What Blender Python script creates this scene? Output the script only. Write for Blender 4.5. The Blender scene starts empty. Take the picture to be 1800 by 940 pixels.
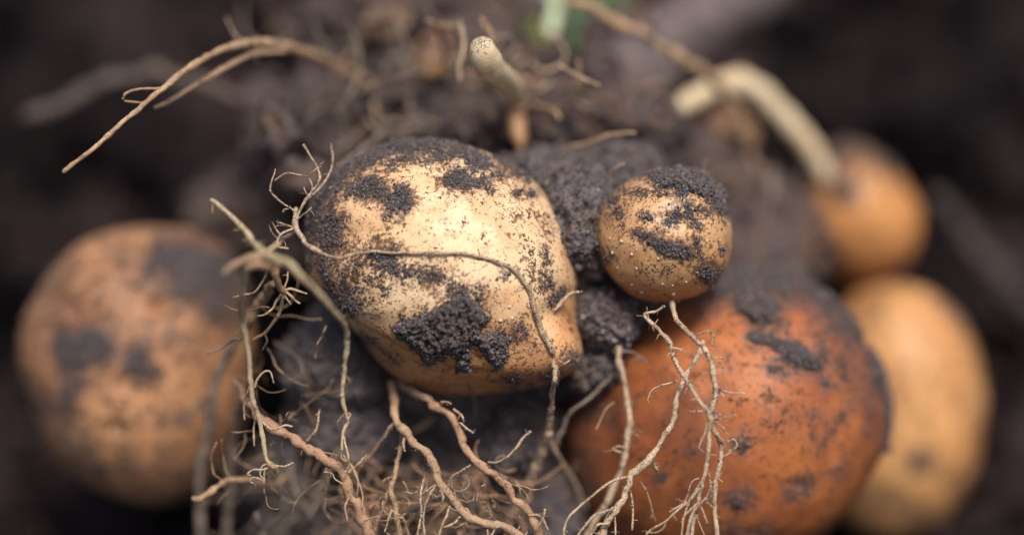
import bpy, bmesh, math
import numpy as np
from mathutils import Vector, Matrix
S = bpy.context.scene
C = S.collection
RNG = np.random.default_rng(11)
# ------------------------------------------------------------------ camera, sky, sun, exposure
PITCH = math.radians(30); H = 106.0; D = 625.0; K = 8.0          # mm above soil, mm to focus, photo px per mm
RX = np.array([1., 0, 0]); UP = np.array([0, math.sin(PITCH), math.cos(PITCH)]); TW = np.array([0, -math.cos(PITCH), math.sin(PITCH)])
T0 = np.array([0, 0, H])
cd = bpy.data.cameras.new('camera'); cam = bpy.data.objects.new('camera', cd); C.objects.link(cam); S.camera = cam
cam.location = (T0 + D*TW)/1000
cam.rotation_euler = (math.pi/2 - PITCH, 0, 0)
cd.lens = 100; cd.sensor_width = 36; cd.clip_start = .01; cd.clip_end = 100
cd.dof.use_dof = True; cd.dof.focus_distance = .627; cd.dof.aperture_fstop = 2.2
w = bpy.data.worlds.new("World"); S.world = w; w.use_nodes = True
SUN_EL, SUN_AZ = math.radians(66), math.radians(158)            # azimuth from +Y clockwise: sun above and behind the camera
sky = w.node_tree.nodes.new('ShaderNodeTexSky'); sky.sky_type = 'NISHITA'; sky.sun_disc = False
sky.sun_elevation = SUN_EL; sky.sun_rotation = SUN_AZ; sky.dust_density = 3
w.node_tree.links.new(sky.outputs[0], w.node_tree.nodes['Background'].inputs[0])
w.node_tree.nodes['Background'].inputs[1].default_value = .08
sl = bpy.data.lights.new('sun', 'SUN'); sun = bpy.data.objects.new('sun', sl); C.objects.link(sun)
sl.energy = 2.9; sl.angle = math.radians(16); sl.color = (1, .92, .83)
sd = Vector((math.sin(SUN_AZ)*math.cos(SUN_EL), math.cos(SUN_AZ)*math.cos(SUN_EL), math.sin(SUN_EL)))
sun.rotation_euler = sd.to_track_quat('Z', 'Y').to_euler()
S.view_settings.view_transform = 'Standard'; S.view_settings.look = 'None'; S.view_settings.gamma = 1
S.view_settings.exposure = 0.5

# ------------------------------------------------------------------ helpers
def W(px, py, z):
    """drafting grid (photo scale) + distance in mm in front of the focus -> world mm"""
    px, py, z = [np.asarray(a, float) for a in (px, py, z)]
    k = (D - z)/D/K
    return T0 + ((px-900)*k)[..., None]*RX + ((470-py)*k)[..., None]*UP + z[..., None]*TW
def pxmm(z): return (D - z)/D/K
def hsh(i, seed):
    i = i.astype(np.uint64)
    h = (i[:, 0]*np.uint64(73856093)) ^ (i[:, 1]*np.uint64(19349663)) ^ (i[:, 2]*np.uint64(83492791)) ^ np.uint64(seed*2654435761 % 2**32)
    h = (h ^ (h >> np.uint64(13)))*np.uint64(1274126177) & np.uint64(0xffffffff)
    h = (h ^ (h >> np.uint64(16)))*np.uint64(2246822519) & np.uint64(0xffffffff)
    h = h ^ (h >> np.uint64(15))
    return h.astype(float)/2**32
def vn(p, seed=0):
    p = np.asarray(p, float) + 1000
    i = np.floor(p).astype(np.int64); f = p - i; u = f*f*f*(f*(f*6-15)+10)
    r = 0
    for a in (0, 1):
        for b in (0, 1):
            for c in (0, 1):
                wgt = (u[:, 0] if a else 1-u[:, 0])*(u[:, 1] if b else 1-u[:, 1])*(u[:, 2] if c else 1-u[:, 2])
                r = r + wgt*hsh(i + np.array([a, b, c]), seed)
    return r*2 - 1
def fbm(p, o=4, seed=0, g=.5):
    r = 0; a = 1; t = 0
    for k in range(o):
        r = r + a*vn(p*(2.03**k) + k*17.3, seed + k); t += a; a *= g
    return r/t
def sm(a, b, x):
    t = np.clip((x-a)/(b-a), 0, 1); return t*t*(3-2*t)
def tag(o, label=None, cat=None, group=None, kind=None):
    for k, v in (('label', label), ('category', cat), ('group', group), ('kind', kind)):
        if v: o[k] = v
    return o
def thing(name, loc, label, cat, group=None, kind=None):
    o = bpy.data.objects.new(name, None); C.objects.link(o); o.location = Vector(loc)/1000; o.empty_display_size = .005
    return tag(o, label, cat, group, kind)
def mesh(name, V, F, mat, parent=None, loc=None, smooth=True, attrs=None):
    """V world mm; F (n,3) or (n,4) array or list of such"""
    me = bpy.data.meshes.new(name)
    if loc is None: loc = np.array(parent.location)*1000 if parent else V.mean(0)
    Fs = F if isinstance(F, list) else [F]
    Fs = [f for f in Fs if len(f)]
    V = (V - loc)/1000
    me.vertices.add(len(V)); me.vertices.foreach_set('co', V.astype(np.float32).ravel())
    flat = np.concatenate([f.ravel() for f in Fs]).astype(np.int32)
    tot = np.concatenate([np.full(len(f), f.shape[1]) for f in Fs]).astype(np.int32)
    st = np.concatenate([[0], np.cumsum(tot)[:-1]]).astype(np.int32)
    me.loops.add(len(flat)); me.loops.foreach_set('vertex_index', flat)
    me.polygons.add(len(tot)); me.polygons.foreach_set('loop_start', st)
    try: me.polygons.foreach_set('loop_total', tot)
    except Exception: pass
    me.update(calc_edges=True)
    me.polygons.foreach_set('use_smooth', np.full(len(tot), smooth))
    for k, v in (attrs or {}).items():
        a = me.attributes.new(k, 'FLOAT', 'POINT'); a.data.foreach_set('value', np.asarray(v, np.float32))
    me.materials.append(mat)
    o = bpy.data.objects.new(name, me); C.objects.link(o)
    if parent: o.parent = parent
    else: o.location = Vector(loc)/1000
    return o
_ico = {}
def ico(n):
    if n not in _ico:
        bm = bmesh.new(); bmesh.ops.create_icosphere(bm, subdivisions=n, radius=1)
        V = np.array([v.co[:] for v in bm.verts]); F = np.array([[v.index for v in f.verts] for f in bm.faces]); bm.free()
        _ico[n] = (V/np.linalg.norm(V, axis=1)[:, None], F)
    return _ico[n]
def rotmats(n, rng):
    q = rng.normal(size=(n, 4)); q /= np.linalg.norm(q, axis=1)[:, None]; a, b, c, d = q.T
    return np.stack([1-2*(c*c+d*d), 2*(b*c-a*d), 2*(b*d+a*c), 2*(b*c+a*d), 1-2*(b*b+d*d), 2*(c*d-a*b), 2*(b*d-a*c), 2*(c*d+a*b), 1-2*(b*b+c*c)], 1).reshape(n, 3, 3)
def crumbs(name, P, s, mat, parent=None, sub=1, smooth=False, rough=.34, flat=.5, loc=None, tint=None):
    """many irregular grains, one mesh. P world mm, s radii mm"""
    P = np.asarray(P); n = len(P)
    if not n: return None
    V, F = ico(sub); nv = len(V); K_ = 24
    sh = []
    for k in range(K_):
        d = 1 + rough*fbm(V*1.6 + k*9.1, 2, k)*1.6 + RNG.uniform(-.2, .2, nv)*(1 if sub < 3 else .15)
        if sub >= 3: d = d + .16*fbm(V*6 + k, 2, k+50)
        sh.append(V*d[:, None])
    sh = np.array(sh)
    k = RNG.integers(0, K_, n); an = 1 - RNG.uniform(0, flat, (n, 1, 3))
    L = sh[k]*an*np.asarray(s)[:, None, None]
    L = np.einsum('nij,nvj->nvi', rotmats(n, RNG), L) + P[:, None, :]
    FF = (F[None] + (np.arange(n)*nv)[:, None, None]).reshape(-1, 3)
    t = RNG.uniform(0, 1, n) if tint is None else tint
    return mesh(name, L.reshape(-1, 3), FF, mat, parent, loc=loc, smooth=smooth, attrs={'tint': np.repeat(t, nv)})

# ------------------------------------------------------------------ materials
class NT:
    def __init__(s, name):
        s.m = bpy.data.materials.new(name); s.m.use_nodes = True; s.t = s.m.node_tree; s.n = s.t.nodes; s.l = s.t.links
        s.b = s.n['Principled BSDF']; s.co = s.n.new('ShaderNodeTexCoord').outputs['Object']
    def noise(s, sc, det=4, r=.55, dist=0, off=0):
        x = s.n.new('ShaderNodeTexNoise'); x.inputs['Scale'].default_value = sc; x.inputs['Detail'].default_value = det
        x.inputs['Roughness'].default_value = r; x.inputs['Distortion'].default_value = dist
        v = s.co
        if off:
            a = s.n.new('ShaderNodeVectorMath'); a.operation = 'ADD'; s.l.new(s.co, a.inputs[0]); a.inputs[1].default_value = (off, off*.7, off*1.3); v = a.outputs[0]
        s.l.new(v, x.inputs['Vector']); return x.outputs['Fac']
    def voro(s, sc, feat='F1', out='Distance'):
        x = s.n.new('ShaderNodeTexVoronoi'); x.feature = feat; x.inputs['Scale'].default_value = sc; s.l.new(s.co, x.inputs['Vector']); return x.outputs[out]
    def rng(s, v, a, b, c=0, d=1):
        x = s.n.new('ShaderNodeMapRange'); s.l.new(v, x.inputs[0])
        for i, q in enumerate((a, b, c, d)): x.inputs[i+1].default_value = q
        return x.outputs[0]
    def math(s, op, a, b=0):
        x = s.n.new('ShaderNodeMath'); x.operation = op
        for i, q in enumerate((a, b)):
            if isinstance(q, (int, float)): x.inputs[i].default_value = q
            else: s.l.new(q, x.inputs[i])
        return x.outputs[0]
    def mix(s, f, a, b):
        x = s.n.new('ShaderNodeMix'); x.data_type = 'RGBA'
        if isinstance(f, (int, float)): x.inputs[0].default_value = f
        else: s.l.new(f, x.inputs[0])
        for i, q in ((6, a), (7, b)):
            if isinstance(q, tuple): x.inputs[i].default_value = (*q, 1)
            else: s.l.new(q, x.inputs[i])
        return x.outputs[2]
    def attr(s, name):
        x = s.n.new('ShaderNodeAttribute'); x.attribute_name = name; return x.outputs['Fac']
    def set(s, k, v):
        if isinstance(v, (int, float)): s.b.inputs[k].default_value = v
        elif isinstance(v, tuple): s.b.inputs[k].default_value = v
        else: s.l.new(v, s.b.inputs[k])
    def bump(s, h, dist, st=1):
        x = s.n.new('ShaderNodeBump'); x.inputs['Distance'].default_value = dist; x.inputs['Strength'].default_value = st
        s.l.new(h, x.inputs['Height']); s.l.new(x.outputs[0], s.b.inputs['Normal'])

def soil_mat(name, dark, light, warm=(.06, .04, .03), pale=.75, patchy=0, spec=.5):
    m = NT(name)
    t = m.attr('tint')
    c = m.mix(m.rng(m.noise(900, 4), .35, .65), dark, light)
    c = m.mix(m.rng(m.noise(160, 3, off=3), .48, .66), c, warm)
    if patchy: c = m.mix(m.rng(m.noise(22, 3, .6, .5, 11), .44, .58), c, tuple(x*.45 for x in dark))      # broad darker patches
    c = m.mix(m.rng(t, .90, 1, 0, pale), c, (.36, .33, .31))
    c = m.mix(m.rng(t, .5, 0, 0, .85), c, dark)
    m.set('Base Color', c); m.set('Roughness', m.rng(m.noise(1500, 2), .3, .7, .32, .8))
    m.set('Specular IOR Level', spec)
    m.bump(m.noise(2600, 3, .7), .00035, .8)
    return m.m
SOIL = soil_mat('soil_grains', (.050, .040, .043), (.155, .128, .128), (.14, .098, .076))
SOILM = soil_mat('soil_stem_base', (.026, .019, .021), (.155, .118, .113), (.14, .088, .06), pale=.5, spec=.2)
SOILB = soil_mat('soil_ground', (.006, .0038, .0048), (.046, .033, .037), (.056, .034, .028), pale=0, patchy=1, spec=.1)

def skin_mat(name, pale, mid, deep, speck=.5, soil=(.062, .052, .054), blotch=.5, rough=.42, sss=.12, fine=1.0, film_c=(.24, .125, .07)):
    m = NT(name)
    d = m.attr('dirt')
    big = m.rng(m.noise(38, 3, .5), .38, .66)
    c = m.mix(big, pale, mid)
    c = m.mix(m.math('MULTIPLY', m.rng(m.noise(95, 4, .6, .4, 1), .50, .70), blotch), c, deep)
    c = m.mix(m.rng(m.attr('tone'), 0, 1), c, deep)  # tint by position: skin colour, with some shading painted in
    # thin dusty film, fades in near the soil
    du = m.attr('dust')
    film = m.math('MULTIPLY', m.rng(du, .05, .9), m.rng(m.noise(300, 6, .75, .4), .36, .60))
    c = m.mix(m.math('MULTIPLY', film, .62), c, film_c)
    f0 = m.math('ADD', m.noise(1050, 4, .7, .2, 14), m.math('MULTIPLY', du, .20))
    c = m.mix(m.rng(f0, .60, .68, 0, .85), c, (.10, .06, .048))
    # brown skin flecks
    zone = m.rng(m.noise(110, 3, .6, 0, 5), .44, .64)
    th = m.math('SUBTRACT', m.noise(900*fine, 3, .65, .3, 2), m.math('MULTIPLY', m.math('SUBTRACT', zone, .32), .17*speck))
    fl = m.rng(th, .40-.035*(1-speck), .355-.035*(1-speck))
    c = m.mix(m.math('MULTIPLY', fl, .8), c, (.15, .055, .028))
    f2 = m.rng(m.math('SUBTRACT', m.noise(2100*fine, 2, .6, 0, 7), m.math('MULTIPLY', zone, .08*speck)), .34, .29)
    c = m.mix(m.math('MULTIPLY', f2, .85*speck), c, (.06, .035, .027))
    # clinging soil
    g = m.noise(1300, 4, .7, .2, 4); g2 = m.noise(330, 4, .65, .5, 9)
    e = m.math('ADD', d, m.math('ADD', m.math('MULTIPLY', m.math('SUBTRACT', g, .5), 3.0), m.math('MULTIPLY', m.math('SUBTRACT', g2, .5), 2.6)))
    mask = m.rng(e, .50, .72)
    sc = m.mix(m.rng(m.noise(1700, 3), .35, .65), tuple(x*.55 for x in soil), tuple(x*1.9 for x in soil))
    sc = m.mix(m.rng(d, .45, .85, .75, 0), sc, (.115, .070, .048))
    c = m.mix(mask, c, sc)
    m.set('Base Color', c)
    m.set('Roughness', m.math('ADD', rough, m.math('MULTIPLY', mask, .35)))
    m.set('Specular IOR Level', .4)
    m.set('Subsurface Weight', m.math('MULTIPLY', m.math('SUBTRACT', 1, mask), sss)); m.set('Subsurface Radius', (1., .45, .2)); m.set('Subsurface Scale', .0022)
    h = m.math('ADD', m.math('MULTIPLY', mask, m.math('ADD', .6, m.math('MULTIPLY', g, 1.2))), m.math('MULTIPLY', m.noise(500, 4, .6), .22))
    h = m.math('ADD', h, m.math('MULTIPLY', fl, .12))
    m.bump(h, .00040, .85)
    return m.m
def root_mat(name, a, b, dirty=.5, soil=(.05, .04, .036)):
    m = NT(name)
    c = m.mix(m.rng(m.noise(260, 4), .36, .64), a, b)
    c = m.mix(m.rng(m.noise(2300, 3, .75, .3, 2), .62-.13*dirty, .72-.13*dirty, 0, .8), c, soil)
    c = m.mix(m.rng(m.noise(420, 3, .6, 0, 6), .66-.14*dirty, .76-.14*dirty, 0, .6), c, (.12, .075, .05))
    m.set('Base Color', c); m.set('Roughness', .62); m.set('Specular IOR Level', .35)
    m.set('Subsurface Weight', .1); m.set('Subsurface Radius', (1., .6, .35)); m.set('Subsurface Scale', .0008)
    m.bump(m.noise(1800, 3, .7), .0003, .7)
    return m.m
R_PALE = root_mat('root_pale', (.60, .45, .30), (.42, .29, .18), .75)
R_DUST = root_mat('root_dusty', (.56, .42, .28), (.38, .265, .17), .95)
R_TAN = root_mat('root_tan', (.48, .32, .19), (.31, .19, .11), .6)
R_PINK = root_mat('root_pinkish', (.46, .28, .17), (.32, .18, .105), .5)
R_GREY = root_mat('root_greyish', (.28, .22, .17), (.16, .12, .095), .6)
R_OLIVE = root_mat('root_olive', (.50, .40, .25), (.36, .27, .16), .35)
R_CREAM = root_mat('root_cream', (.74, .62, .42), (.62, .46, .27), .12)
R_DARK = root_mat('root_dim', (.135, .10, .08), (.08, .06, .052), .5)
def plain(name, a, b, sc=120, rough=.5, sss=0):
    m = NT(name); m.set('Base Color', m.mix(m.rng(m.noise(sc, 4), .35, .65), a, b)); m.set('Roughness', rough)
    if sss: m.set('Subsurface Weight', sss); m.set('Subsurface Scale', .002)
    m.bump(m.noise(sc*6, 3), .0003, .4); return m.m
M_GREENP = plain('stem_pale_green', (.60, .68, .46), (.44, .54, .32), 80, .45, .2)
M_GREEN = plain('leaf_green', (.07, .12, .045), (.04, .075, .03), 120, .5)
M_OLIVEG = plain('leaf_olive', (.16, .17, .05), (.09, .10, .035), 120, .5)
M_PALEDOT = plain('lenticel_cork', (.62, .50, .38), (.50, .38, .28), 500, .6)
M_BANKROOT = root_mat('root_in_bank', (.065, .05, .045), (.04, .03, .028), .5)
M_STEM = root_mat('soiled_stem_skin', (.17, .13, .125), (.10, .078, .075), .7)

# ------------------------------------------------------------------ the ground
def bank(y): return 60*sm(100, 300, y)                          # the far side of the dug hole
def ground():
    n = 420
    u = np.linspace(-1, 1, n)
    g = np.sign(u)*(np.abs(u)*240 + 3800*np.abs(u)**7)
    X, Y = np.meshgrid(g, g + 100)
    P = np.stack([X.ravel(), Y.ravel(), np.zeros(X.size)], 1)
    near = 1 - sm(350, 900, np.hypot(P[:, 0], P[:, 1]-100))
    z = fbm(P/70, 4, 3)*30 + np.abs(fbm(P/24, 3, 8))*-34 + near*(fbm(P/5, 3, 20)*2.6 + fbm(P/1.6, 2, 30)*.7)
    z += -20*np.exp(-(P[:, 0]**2/170**2 + (P[:, 1]-45)**2/85**2)) + bank(P[:, 1])
    P[:, 2] = z - 4
    i = np.arange(n*n).reshape(n, n)
    F = np.stack([i[:-1, :-1], i[:-1, 1:], i[1:, 1:], i[1:, :-1]], -1).reshape(-1, 4)
    o = mesh('soil_ground', P, F, SOILB, loc=np.zeros(3), attrs={'tint': np.full(n*n, .5)})
    tag(o, kind='structure')
    return P
GP = ground()
def gz(x, y):
    P = np.stack([x, y, np.zeros_like(x)], 1)
    near = 1 - sm(350, 900, np.hypot(P[:, 0], P[:, 1]-100))
    z = fbm(P/70, 4, 3)*30 + np.abs(fbm(P/24, 3, 8))*-34 + near*(fbm(P/5, 3, 20)*2.6)
    return z - 4 - 20*np.exp(-(P[:, 0]**2/170**2 + (P[:, 1]-45)**2/85**2)) + bank(P[:, 1])
def ground_clods():
    allP, allS = [], []
    n = 560
    x = RNG.uniform(-260, 260, n); y = RNG.uniform(-120, 440, n); s = RNG.gamma(3.0, 4.6, n).clip(3, 34)
    P = np.stack([x, y, gz(x, y) + s*RNG.uniform(0, .75, n)], 1)
    # nothing may bury the camera's near field or float: keep the clods low in front of the plant
    keep = ~((P[:, 1] < -20) & (s > 8)) & ~((s > 7) & (np.abs(P[:, 0]) < 150) & (P[:, 1] < 115))
    o = crumbs('ground_clods', P[keep], s[keep], SOILB, sub=4, smooth=True, rough=.42, loc=np.zeros(3), flat=.4)
    tag(o, 'crumbly dark brown soil clods covering the ground', 'soil', kind='stuff')
    n = 16000
    x = RNG.normal(0, 130, n); y = RNG.normal(110, 130, n); s = RNG.gamma(1.6, .7, n).clip(.5, 4)
    P = np.stack([x, y, gz(x, y) + s*.5 + RNG.uniform(0, 1.5, n)], 1)
    o = crumbs('ground_crumbs', P, s, SOILB, sub=2, loc=np.zeros(3))
    tag(o, 'fine dark soil crumbs strewn over the ground', 'soil', kind='stuff')
ground_clods()

# ------------------------------------------------------------------ soil bodies (root ball)
def soil_body(name, blobs, label, cat='soil', kind='stuff', ncr=6000, mat=None, crs=(.35, 1.3), lump=1.0):
    """blobs: (px, py, z, rx, ry, rz) radii in px,px,mm; one crumbly mass"""
    mat = mat or SOIL
    V0, F0 = ico(7); VV, FF, NN = [], [], []
    for k, (px, py, z, rx, ry, rz) in enumerate(blobs):
        sub = 7 if max(rx, ry) > 60 else 6
        V0, F0 = ico(sub)
        s = pxmm(z); c = W(px, py, z)
        L = V0*np.array([rx*s, ry*s, rz])
        q = L + np.array([px, py, z])*.13
        n = V0/np.array([rx*s, ry*s, rz]); n /= np.linalg.norm(n, axis=1)[:, None]
        m = min(rx*s, ry*s, rz)
        d = lump*(fbm(q/(m*.7), 3, 40+k)*m*.28 - np.abs(fbm(q/4.0, 3, 60))*2.6 + fbm(q/1.5, 3, 70)*1.0 + fbm(q/.55, 2, 80)*.35)
        L = L + n*d[:, None]
        VV.append(c + L[:, :1]*RX + L[:, 1:2]*UP + L[:, 2:]*TW); NN.append(n[:, :1]*RX + n[:, 1:2]*UP + n[:, 2:]*TW)
        FF.append(F0 + sum(len(v) for v in VV[:-1]))
    V = np.concatenate(VV); N = np.concatenate(NN); F = np.concatenate(FF)
    t = thing(name, V[np.argmin(V[:, 2])], label, cat, kind=kind)
    mesh('soil_mass', V, F, mat, t, attrs={'tint': np.full(len(V), .5)})
    vis = np.where((N@TW > -.3))[0]
    idx = RNG.choice(vis, ncr)
    s = RNG.gamma(2, .22, ncr).clip(*crs)*(.55+.45*RNG.random(ncr))
    P = V[idx] + N[idx]*(s*RNG.uniform(0, .9, ncr))[:, None] + RNG.normal(0, .25, (ncr, 3))
    o = crumbs('soil_crumbs', P, s, mat, t, sub=1)
    tag(o, kind='stuff')
    return t
soil_body('root_ball_soil', [
    (1010, 400, -30, 85, 130, 20), (960, 330, -42, 110, 70, 22), (1060, 350, -36, 70, 70, 16), (1075, 300, -48, 90, 50, 18),
    (1065, 560, -26, 62, 58, 12), (1050, 640, -36, 60, 60, 18), (1130, 470, -36, 90, 90, 18),
    (830, 600, -55, 260, 190, 26), (600, 640, -44, 100, 100, 18), (620, 740, -50, 110, 110, 20), (760, 820, -62, 200, 130, 24),
    (560, 830, -66, 120, 120, 20), (900, 760, -48, 90, 100, 18), (960, 900, -60, 120, 90, 24), (650, 930, -70, 200, 90, 24),
    (880, 760, -42, 26, 30, 9), (845, 735, -40, 22, 24, 8), (1120, 960, -58, 120, 60, 24),
], 'dark crumbly soil packed between and below the central potatoes', ncr=26000)
soil_body('stem_base_soil', [
    (840, 230, -67, 120, 60, 20), (960, 220, -72, 110, 70, 22), (1080, 230, -77, 130, 80, 25), (740, 190, -84, 110, 70, 24),
    (860, 120, -102, 130, 80, 24), (990, 130, -97, 120, 80, 24), (640, 250, -92, 110, 70, 22), (1060, 90, -117, 120, 90, 26),
    (780, 30, -132, 150, 80, 26), (940, 20, -142, 110, 70, 26), (560, 300, -107, 110, 80, 22), (1190, 330, -92, 110, 90, 24), (1330, 420, -102, 110, 110, 24),
    (850, 340, -92, 300, 110, 22), (1060, 480, -87, 300, 200, 30),
    (470, 380, -117, 120, 90, 22), (700, 120, -127, 110, 90, 26),
], 'loose grey brown soil lumps around the stem above the large potato', ncr=16000, crs=(.5, 2.4), mat=SOILM, lump=2.1)

n = 420
x = RNG.uniform(440, 1140, n); y = RNG.uniform(-20, 330, n); z = -52 - .17*(330-y) + RNG.normal(0, 10, n); sz = RNG.gamma(2.2, 1.6, n).clip(1, 9)
out = (np.abs(x-850) > 330 - .1*y) & (RNG.random(n) < .6)
o = crumbs('soil_lumps', W(x, y, z - 12)[~out], sz[~out], SOILM, sub=4, smooth=True, rough=.42)
tag(o, 'crumbled soil lumps heaped around the plant stem', 'soil', kind='stuff')

# ------------------------------------------------------------------ potatoes
def seg_d(px, py, pts, rx=1):
    d = np.full(len(px), 1e9)
    if len(pts) == 1: return np.hypot(px-pts[0][0], py-pts[0][1])
    for (a, b), (c, e) in zip(pts[:-1], pts[1:]):
        vx, vy = c-a, e-b; L = vx*vx+vy*vy
        t = np.clip(((px-a)*vx + (py-b)*vy)/L, 0, 1)
        d = np.minimum(d, np.hypot(px-a-t*vx, py-b-t*vy))
    return d
class Potato: pass
def potato(name, outline, ctr, zc, front, back, mat, label, sub=7, patches=(), shape=None, seed=0, ncr=4000, thick=.8, ambient=0., group=None, lump=1.0, cs=(.09, .42), tone=None, round_in=True):
    """outline in photo scale about ctr; zc, front, back in mm"""
    cx, cy = ctr; s = pxmm(zc)
    o = np.array(outline, float); th = np.arctan2(-(o[:, 1]-cy), o[:, 0]-cx); r = np.hypot(o[:, 0]-cx, o[:, 1]-cy)
    k = np.argsort(th); th, r = th[k], r[k]
    tt = np.linspace(-np.pi, np.pi, 721); rr = np.interp(tt, np.concatenate([th-2*np.pi, th, th+2*np.pi]), np.tile(r, 3))
    ker = np.hanning(13); ker /= ker.sum(); rr = np.convolve(np.concatenate([rr[-40:-1], rr, rr[1:41]]), ker, 'same')[39:39+721]
    # smooth inner radius (low harmonics)
    f = np.fft.rfft(rr[:-1]); f[3:] = 0; r0 = np.fft.irfft(f, 720); r0 = np.append(r0, r0[0])
    Vd, F = ico(sub)
    a = np.arctan2(Vd[:, 1], Vd[:, 0]); sp = np.hypot(Vd[:, 0], Vd[:, 1])
    b = sm(.45, .98, sp)
    R = np.interp(a, tt, r0)*(1-b) + np.interp(a, tt, rr)*b
    L = np.stack([np.cos(a)*sp*R, np.sin(a)*sp*R, np.where(Vd[:, 2] > 0, Vd[:, 2]*front/s, Vd[:, 2]*back/s)], 1)   # px units
    px = cx + L[:, 0]; py = cy - L[:, 1]
    N = np.stack([L[:, 0]/R**2, L[:, 1]/R**2, L[:, 2]/((front/s)**2)], 1); N /= np.linalg.norm(N, axis=1)[:, None]
    L = L*s                                                            # mm
    size = np.sqrt(R.mean()*s*front)
    d = fbm(L/(size*.75), 3, 100+seed)*size*.035*lump*(1-.7*b) + fbm(L/6, 3, 110+seed)*.22*lump
    if shape: d = d + shape(px, py, L, Vd)
    dirt = np.full(len(px), ambient); dust = np.full(len(px), ambient)
    wob = fbm(L/3.2, 4, 130+seed, .6)
    wx = fbm(L/4, 3, 140+seed)*14; wy = fbm(L/4, 3, 150+seed)*14
    facing = Vd[:, 2] > -.35
    for (pts, wd, st) in patches:
        q = seg_d(px+wx*min(1, wd/18), py+wy*min(1, wd/18), pts)/wd
        m = st*(1 - sm(.15, 1.75, q + wob*.75))*facing
        dirt = np.maximum(dirt, m*(.9 if st >= 1 else .80))
        dust = np.maximum(dust, st*(1 - sm(.6, 2.2 + 14/wd, q + wob*.8))*facing)
    bk = sm(.1, .6, fbm(L/(size*.45), 3, 160+seed))*~facing
    dirt = np.maximum(dirt, bk*.8)
    dm = sm(.45, .95, dirt)
    d = d + dm*thick*(.55 + .5*fbm(L/1.3, 3, 170+seed) + .25*vn(L/.45, 171+seed))
    L = L + N*d[:, None]
    c = W(cx, cy, zc)
    V = c + L[:, :1]*RX + L[:, 1:2]*UP + L[:, 2:]*TW
    Nw = N[:, :1]*RX + N[:, 1:2]*UP + N[:, 2:]*TW
    base = V[np.argmin(V[:, 2])]
    t = thing(name, base, label, 'potato', 'potatoes of the dug up plant')
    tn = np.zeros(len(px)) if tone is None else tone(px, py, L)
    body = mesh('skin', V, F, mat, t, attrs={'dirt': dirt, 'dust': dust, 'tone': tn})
    if ncr:
        wgt = (sm(.12, .9, dirt)**1.3 + .10*dust**2)*(Vd[:, 2] > -.4) + 1e-9; wgt = wgt*(1e-9+np.abs(1))
        idx = RNG.choice(len(V), ncr, p=wgt/wgt.sum())
        sz = RNG.gamma(2.0, .085, ncr).clip(*cs)
        P = V[idx] + Nw[idx]*(sz*RNG.uniform(-.3, .8, ncr))[:, None] + RNG.normal(0, .12, (ncr, 3))
        tag(crumbs('soil_crumbs', P, sz, SOIL, t, sub=1), kind='stuff')
    q = Potato(); q.t, q.V, q.N, q.px, q.py, q.Vd, q.L, q.c, q.s, q.zc = t, V, Nw, px, py, Vd, L, c, s, zc
    return q
def surf(q, x, y, off=0):
    """front surface point (draft z) of a potato at (x,y)"""
    f = q.Vd[:, 2] > .05
    i = np.argmin((q.px[f]-x)**2 + (q.py[f]-y)**2)
    return q.zc + q.L[f][i, 2] + off
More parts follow.
